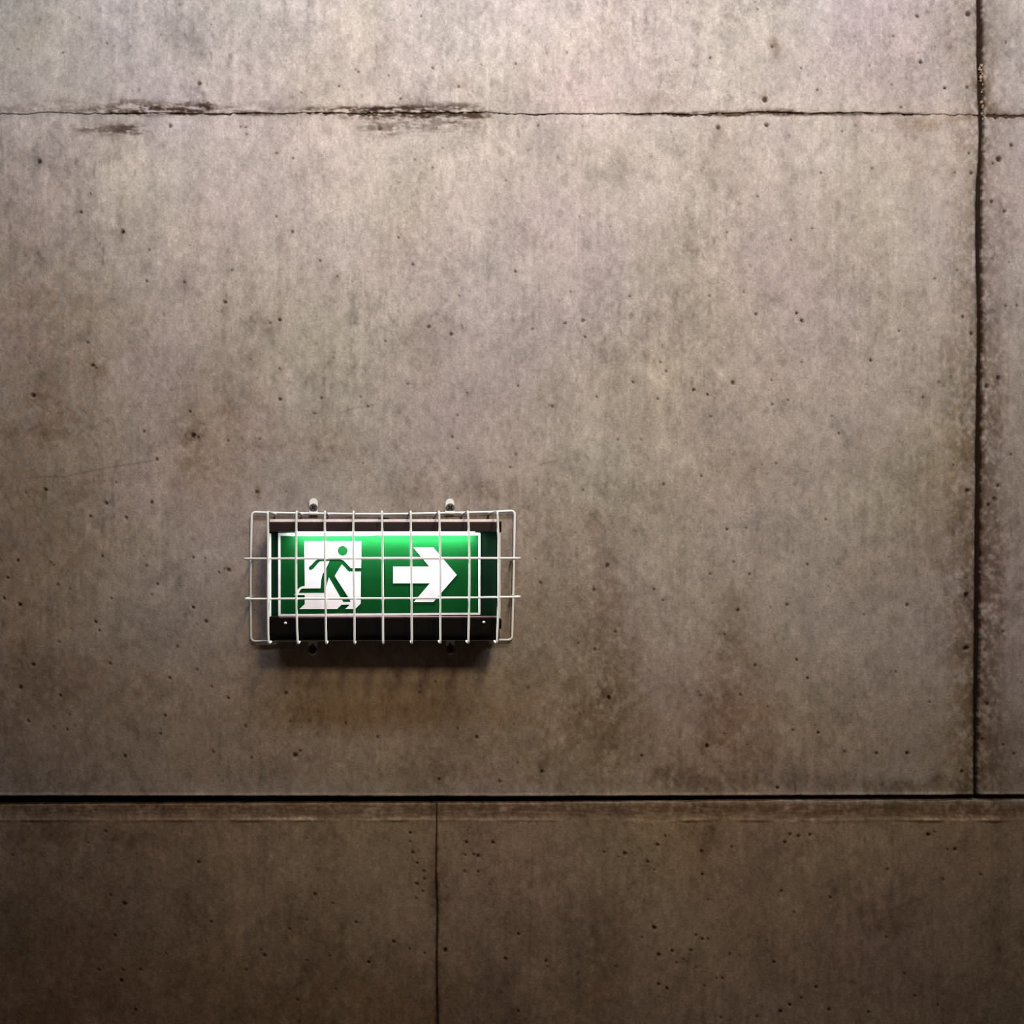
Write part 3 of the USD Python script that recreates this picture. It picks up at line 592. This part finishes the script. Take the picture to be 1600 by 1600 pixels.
stones = []
gs = np.random.default_rng(21)
for k in range(34):
    yy = gs.uniform(98, 196)
    st = trimesh.creation.icosphere(2, 1.0)
    st.vertices *= 1 + 0.22 * gs.standard_normal((len(st.vertices), 1)) * 0.6
    st.vertices *= np.array([gs.uniform(1.2, 2.6), gs.uniform(1.2, 2.0), gs.uniform(1.2, 2.8)]) / 1000
    st.apply_translation(W(float(jx(yy)) + gs.uniform(0.5, 4.0) + 3 * (yy > 125), yy, -0.0035 + gs.uniform(-0.0015, 0.0015)))
    stones.append(st)
sp = part(wall, "exposed_aggregate", cat(*stones), M_STONE, 40, "small tan stones showing in the broken joint edge")
sp.SetCustomDataByKey("kind", "stuff")

fl = trimesh.creation.box(bounds=[[-3, -5, -0.2], [3.4, 0.03, 0.0]])
fp = usdkit.mesh(stage, "/World/floor", fl, M_FLOOR, smooth=False)
tag(fp.GetPrim(), "dull brown grey concrete floor at the foot of the wall", kind="structure")

# ------------------------------------------------------------------ the exit sign
sign = thing("exit_sign", "green emergency exit sign with white running figure and arrow in dark housing", "exit sign")
DF, DP = 0.078, 0.060          # depth of the housing's front and of the green face
fF = (D - DF) / D


def zy(Y, d):
    return P(CX, Y, d)[2]


def xx(X, d):
    return P(X, CY, d)[0]


# rear body
part(sign, "rear_housing", rounded_box([xx(424, DF), -0.0545, zy(998, DF)], [xx(777, DF), 0.001, zy(817, DF)], 0.003), M_BLACK)


def arc(cy, cz, r, a0, a1, n=6):
    return [(cy + r * math.cos(math.radians(a0 + (a1 - a0) * k / n)), cz + r * math.sin(math.radians(a0 + (a1 - a0) * k / n))) for k in range(n + 1)]


zt, zb = zy(812.3, DF), zy(830.6, DF)
cap = [(0.0, zt), (0.0, zb), (-DF + 0.0014, zb)] + arc(-DF + 0.0012, zb + 0.0012, 0.0012, 270, 180, 4) + arc(-DF + 0.0042, zt - 0.0042, 0.0042, 180, 90, 8)
part(sign, "top_cap", profile_x(cap, xx(420.5, DF), xx(780.5, DF)), M_CAP, 40, "dark brown top rail under a painted highlight strip")
tr = [(-DF + 0.0050, zt + 0.0001), (-DF + 0.0046, zt + 0.0009)] + arc(-DF + 0.0016, zt - 0.0011, 0.0020, 90, 180, 6) + [(-DF - 0.0004, zt - 0.0030), (-DF + 0.0006, zt - 0.0034), (-DF + 0.0030, zt - 0.0012)]  # added strip that carries the bevel's highlight in its colour
part(sign, "edge_highlight", profile_x(tr, xx(421.5, DF), xx(779.5, DF)), M_HIGHLIGHT, 30, "painted highlight strip along the top rail")
zt2, zb2 = zy(963.6, DF), zy(1001, DF)
base = [(0.0, zt2)] + [(0.0, zb2), (-DF + 0.010, zb2)] + arc(-DF + 0.010, zb2 + 0.010, 0.010, 270, 180, 6) + arc(-DF + 0.0012, zt2 - 0.0012, 0.0012, 180, 90, 4)
part(sign, "base_rail", profile_x(base, xx(421, DF), xx(780.5, DF)), M_BLACK, 40)
part(sign, "base_lip_glow", rounded_box([xx(436, DF), -DF - 0.0002, zt2 - 0.0022], [xx(779, DF), -DP, zt2 + 0.0004], 0.0005, 2), M_LIP_GLOW, 30, "thin strip on the base rail with lamp light painted in")
for X0_, X1_ in ((418.0, 421.0), (780.5, 784.0)):
    part(sign, "end_cap", rounded_box([xx(X0_, DF), -DF + 0.003, zy(831, DF)], [xx(X1_, DF), 0.0, zy(814.5, DF)], 0.0009, 2), M_BLACK)
    part(sign, "end_cap", rounded_box([xx(X0_, DF), -DF + 0.003, zy(983, DF)], [xx(X1_, DF), 0.0, zy(967.5, DF)], 0.0009, 2), M_BLACK)
for X0_, X1_, ya, yb in ((418.4, 421.6, 833, 968), (779.4, 782.8, 832, 966.8)):
    part(sign, "edge_strip", rounded_box([xx(X0_, DF), -DF + 0.004, zy(yb, DF)], [xx(X1_, DF), -0.050, zy(ya, DF)], 0.0008, 2), M_EDGE, 30, "pale lit acrylic edge")
# green faces
part(sign, "face_margin", slab(sbox(419.5, 829, 782, 965.5), 0.0545, DP - 0.001), M_DKGREEN, False, "dark green margin of the face")
part(sign, "green_face", slab(Polygon([(435, 829), (750, 829), (750, 963), (435, 964)]), DP - 0.001, DP), M_GREEN, False, "green face lit from above")
outer = Polygon([(434.6, 832.6), (750.6, 832.2), (750.6, 960.6), (434.8, 962.6)]).buffer(-1).buffer(1)
inner = Polygon([(438.2, 837.2), (747.2, 836.8), (747.2, 957.4), (438.4, 959.4)])
part(sign, "border_line", slab(outer.difference(inner), DP, DP + 0.0006), M_WHITE, False, "thin white frame line")


def q10(pts):
    return [(440 + a / 10, 830 + b / 10) for a, b in pts]


door = Polygon(q10([(356, 155), (1245, 158), (1236, 1130), (1150, 1216), (275, 1219), (360, 1140), (360, 1000), (195, 1000), (225, 950), (255, 905), (285, 878), (320, 862), (360, 856)]))
head = Point(440 + 95.4, 830 + 30.6).buffer(7.7, 24)
arms = Polygon(q10([(425, 578), (530, 456), (560, 444), (930, 443), (960, 452), (990, 478), (1085, 580), (1262, 580), (1262, 632), (1058, 632), (1036, 620), (942, 520), (900, 582), (835, 690), (836, 712), (1046, 1040),
                    (1082, 1106), (966, 1108), (920, 1036), (738, 720), (716, 800), (700, 880), (692, 967), (265, 967), (285, 930), (302, 906), (325, 896), (608, 893), (622, 745), (640, 668), (664, 640), (690, 590), (710, 550), (748, 468),
                    (612, 470), (585, 486), (490, 592)])).buffer(0).union(LineString(q10([(452, 580), (470, 560)])).buffer(2.9, 12)).union(Polygon(q10([(425, 578), (452, 610), (500, 585), (470, 540)])))
foot = Polygon(q10([(935, 1150), (1068, 1147), (985, 1222), (860, 1224)]))
picto = door.difference(head).difference(arms).difference(foot)
part(sign, "running_figure_panel", slab(picto, DP, DP + 0.0006), M_WHITE, False, "white doorway panel with a green running figure cut out")
arrow = Polygon([(614, 885.5), (671, 885.5), (645.8, 855.4), (677, 855.4), (713.8, 898.3), (677, 940.9), (646.3, 940.9), (671.8, 911.4), (614, 911.4)])
part(sign, "arrow", slab(arrow, DP, DP + 0.0006), M_WHITE, False, "white arrow pointing right")
# the lamp under the top rail
a, b = xx(462, 0.074), xx(742, 0.074)
z_ = zb - 0.0006
led = trimesh.Trimesh([[a, -0.0725, z_], [b, -0.0725, z_], [b, -0.0695, z_ + 0.0005], [a, -0.0695, z_ + 0.0005]], [[0, 2, 1], [0, 3, 2]], process=False)
part(sign, "lamp_strip", led, M_LED, False, "small lamp strip under the top rail")
for sx_, sy2 in ((446, 973.4), (756, 972.2)):
    dome_ = trimesh.creation.icosphere(3, 0.0021)
    dome_.apply_scale([1.1, 0.6, 0.8])
    dome_.apply_translation(P(sx_, sy2, DF + 0.0002))
    part(sign, "stud", dome_, M_STUD, True, "tiny bright stud on the base rail")
# cable entry on top
gl = trimesh.creation.revolve(np.array([[0, 0], [0.0105, 0], [0.0105, 0.0012], [0.0085, 0.0034], [0.0045, 0.0048], [0, 0.0052]]), sections=28)
gl.apply_translation([xx(600, 0.05), -0.045, zt - 0.0002])
part(sign, "cable_gland", gl, M_BLACK, 40, "black cable entry on top of the housing")

# ------------------------------------------------------------------ the wire guard
guard = thing("wire_guard", "white coated wire cage guard screwed over the exit sign", "wire guard")
DV, DH, DR = 0.112, 0.1088, 0.0060
RW = 0.00165
VERT = [  # front line (x, y) from top to bottom; end of the top and the bottom leg at the wall
    ([(418.3, 799.5), (418.8, 872), (418.6, 935), (419.6, 1005.5)], (430.3, 804.2), (430.8, 998.2)),
    ([(463.3, 799), (462.5, 872), (462.8, 930), (465.2, 1006)], (471.7, 805), (473.5, 997)),
    ([(507.6, 799), (507.6, 872), (508.4, 930), (509.6, 1006)], (512.8, 806), (515.5, 996.6)),
    ([(552.3, 799), (552.3, 872), (553.3, 930), (553.9, 1006.3)], (554.8, 806), (557.5, 996.6)),
    ([(596.5, 798.8), (598, 872), (598.3, 930), (598.6, 1006)], (597.5, 806), (598.8, 997)),
    ([(641.8, 799), (642.5, 872), (643, 930), (643.6, 1005.6)], (637.0, 806), (639.2, 995.6)),
    ([(686.0, 799), (687.8, 872), (687.9, 930), (688.2, 1005.2)], (679.5, 806), (680.8, 995.4)),
    ([(731.0, 798.8), (733.6, 872), (733.4, 930), (731.8, 1005)], (721.8, 804.8), (722.8, 995.6)),
    ([(777.2, 799), (779.3, 872), (779.0, 930), (776.5, 1005)], (764.2, 802.8), (764.8, 995.6)),
]


def smooth_line(pts, n=14):
    from scipy.interpolate import CubicSpline
    p = np.array(pts, float)
    t = np.concatenate([[0], np.cumsum(np.linalg.norm(np.diff(p, axis=0), axis=1))])
    return CubicSpline(t, p)(np.linspace(0, t[-1], n))


def caged(front, leg0, leg1, depth):
    mid = [P(x, y, depth) for x, y in smooth_line(front)]
    pts = [P(*leg0, DR)] + mid + [P(*leg1, DR)]
    rad = [0, 0.0045] + [0] * (len(mid) - 2) + [0.0045, 0]
    return tube(fillet(pts, rad), RW)


for front, top_leg, bottom_leg in VERT:
    part(guard, "vertical_wire", caged(front, top_leg, bottom_leg, DV), M_WIRE, True)
for front, l, r in (([(381.5, 872.8), (500, 872.6), (690, 872.4), (813, 872.2)], (395.5, 873.2), (799.5, 873.6)),
                    ([(383.0, 936.0), (500, 935.4), (690, 934.4), (813, 932.6)], (395.6, 932.2), (798.8, 930.8))):
    part(guard, "horizontal_wire", caged(front, l, r, DH), M_WIRE, True)
ring = [(398, 800.4), (418, 801.2), (463, 802), (508, 802.5), (552, 803), (597, 803.3), (642, 802.7), (686, 801.8), (731, 801), (777, 799.4), (804.4, 798),
        (803, 872), (801.8, 932), (800, 999.8), (778, 999.7), (733, 999.3), (640, 999.3), (600, 999.8), (510, 1000.2), (465, 1000.9), (392.6, 1002),
        (391.9, 935), (392, 872), (393.4, 800.1)]
ring = ring[1:]
rr = [0.0] * len(ring)
rr[9] = rr[12] = rr[19] = rr[22] = 0.007
part(guard, "frame_ring", tube(fillet([P(x, y, DR) for x, y in ring], rr, 8, closed=True), 0.0019, 14, True), M_WIRE, True)


def screw_head(r):
    prof = np.array([[0, 0.0], [r, 0.0], [r, 0.0009], [r * 0.93, 0.0016], [r * 0.7, 0.0022], [r * 0.35, 0.0025], [0, 0.0026]])
    cs = m3.CrossSection([prof[::-1]]) if False else None
    m = m3.Manifold.cylinder(0.0012, r, r, 40) + m3.Manifold.cylinder(0.0009, r, r * 0.9, 40).translate((0, 0, 0.0012)) + m3.Manifold.cylinder(0.0005, r * 0.9, r * 0.62, 40).translate((0, 0, 0.0021))
    arm = m3.Manifold.cube((r * 1.34, r * 0.36, 0.004), True).translate((0, 0, 0.0034))
    return trimesh_of(m - arm - arm.rotate((0, 0, 90)))


def cross_floor(r):
    a = m3.Manifold.cube((r * 1.32, r * 0.35, 0.0004), True)
    return trimesh_of(a + a.rotate((0, 0, 90)))


TABS = [  # outline ends (x0, x1), outer y, inner y, screw, hole, screw radius, turn
    (483.6, 496.6, 778.6, 805.5, (490.0, 793.4), (490.0, 797.0), 6.4, 38),
    (696.2, 709.4, 779.2, 806.2, (703.2, 793.6), (703.2, 797.4), 6.9, 44),
    (481.8, 495.8, 1024.4, 997.0, (488.5, 1014.6), (488.7, 1007.2), 7.0, 40),
    (696.8, 710.0, 1022.6, 996.2, (703.5, 1013.9), (703.2, 1006.0), 7.2, 48),
]
for x0, x1, yo, yi, sc, hole, r, turn in TABS:
    hw, cx = (x1 - x0) / 2, (x0 + x1) / 2
    s = 1 if yi > yo else -1
    yc = yo + s * hw
    outline = unary_union([Point(cx, yc).buffer(hw, 24), sbox(x0, min(yc, yi), x1, max(yc, yi))])
    slot = unary_union([Point(hole).buffer(2.2, 16), LineString([hole, sc]).buffer(1.5, 8)])
    plate = slab(outline.difference(slot), 0.0002, 0.0026, flat=W)
    ry = float(np.interp(cx, [418, 508, 597, 686, 777], [801.2, 802.5, 803.3, 801.8, 799.4])) if s > 0 else float(np.interp(cx, [465, 600, 733], [1000.9, 999.8, 999.3]))
    sleeve = tube([P(x0 + 0.3, ry, DR), P(cx, ry, DR), P(x1 - 0.3, ry, DR)], 0.0028, 16)
    tab = part(guard, "mounting_tab", cat(plate, sleeve), M_TAB, 35)
    for mesh, mat, nm, lift in ((screw_head(r / 1000), M_SCREW, "screw", 0.0026), (cross_floor(r / 1000), M_SCREW_DARK, "screw_recess", 0.0026 + 0.00145)):
        mesh.apply_transform(trimesh.transformations.rotation_matrix(math.radians(turn), [0, 0, 1]))
        mesh.apply_transform(trimesh.transformations.rotation_matrix(math.radians(90), [1, 0, 0]))
        mesh.apply_translation(W(sc[0], sc[1], lift))
        part(tab, nm, mesh, mat, 30, "black cross-head screw" if nm == "screw" else None)
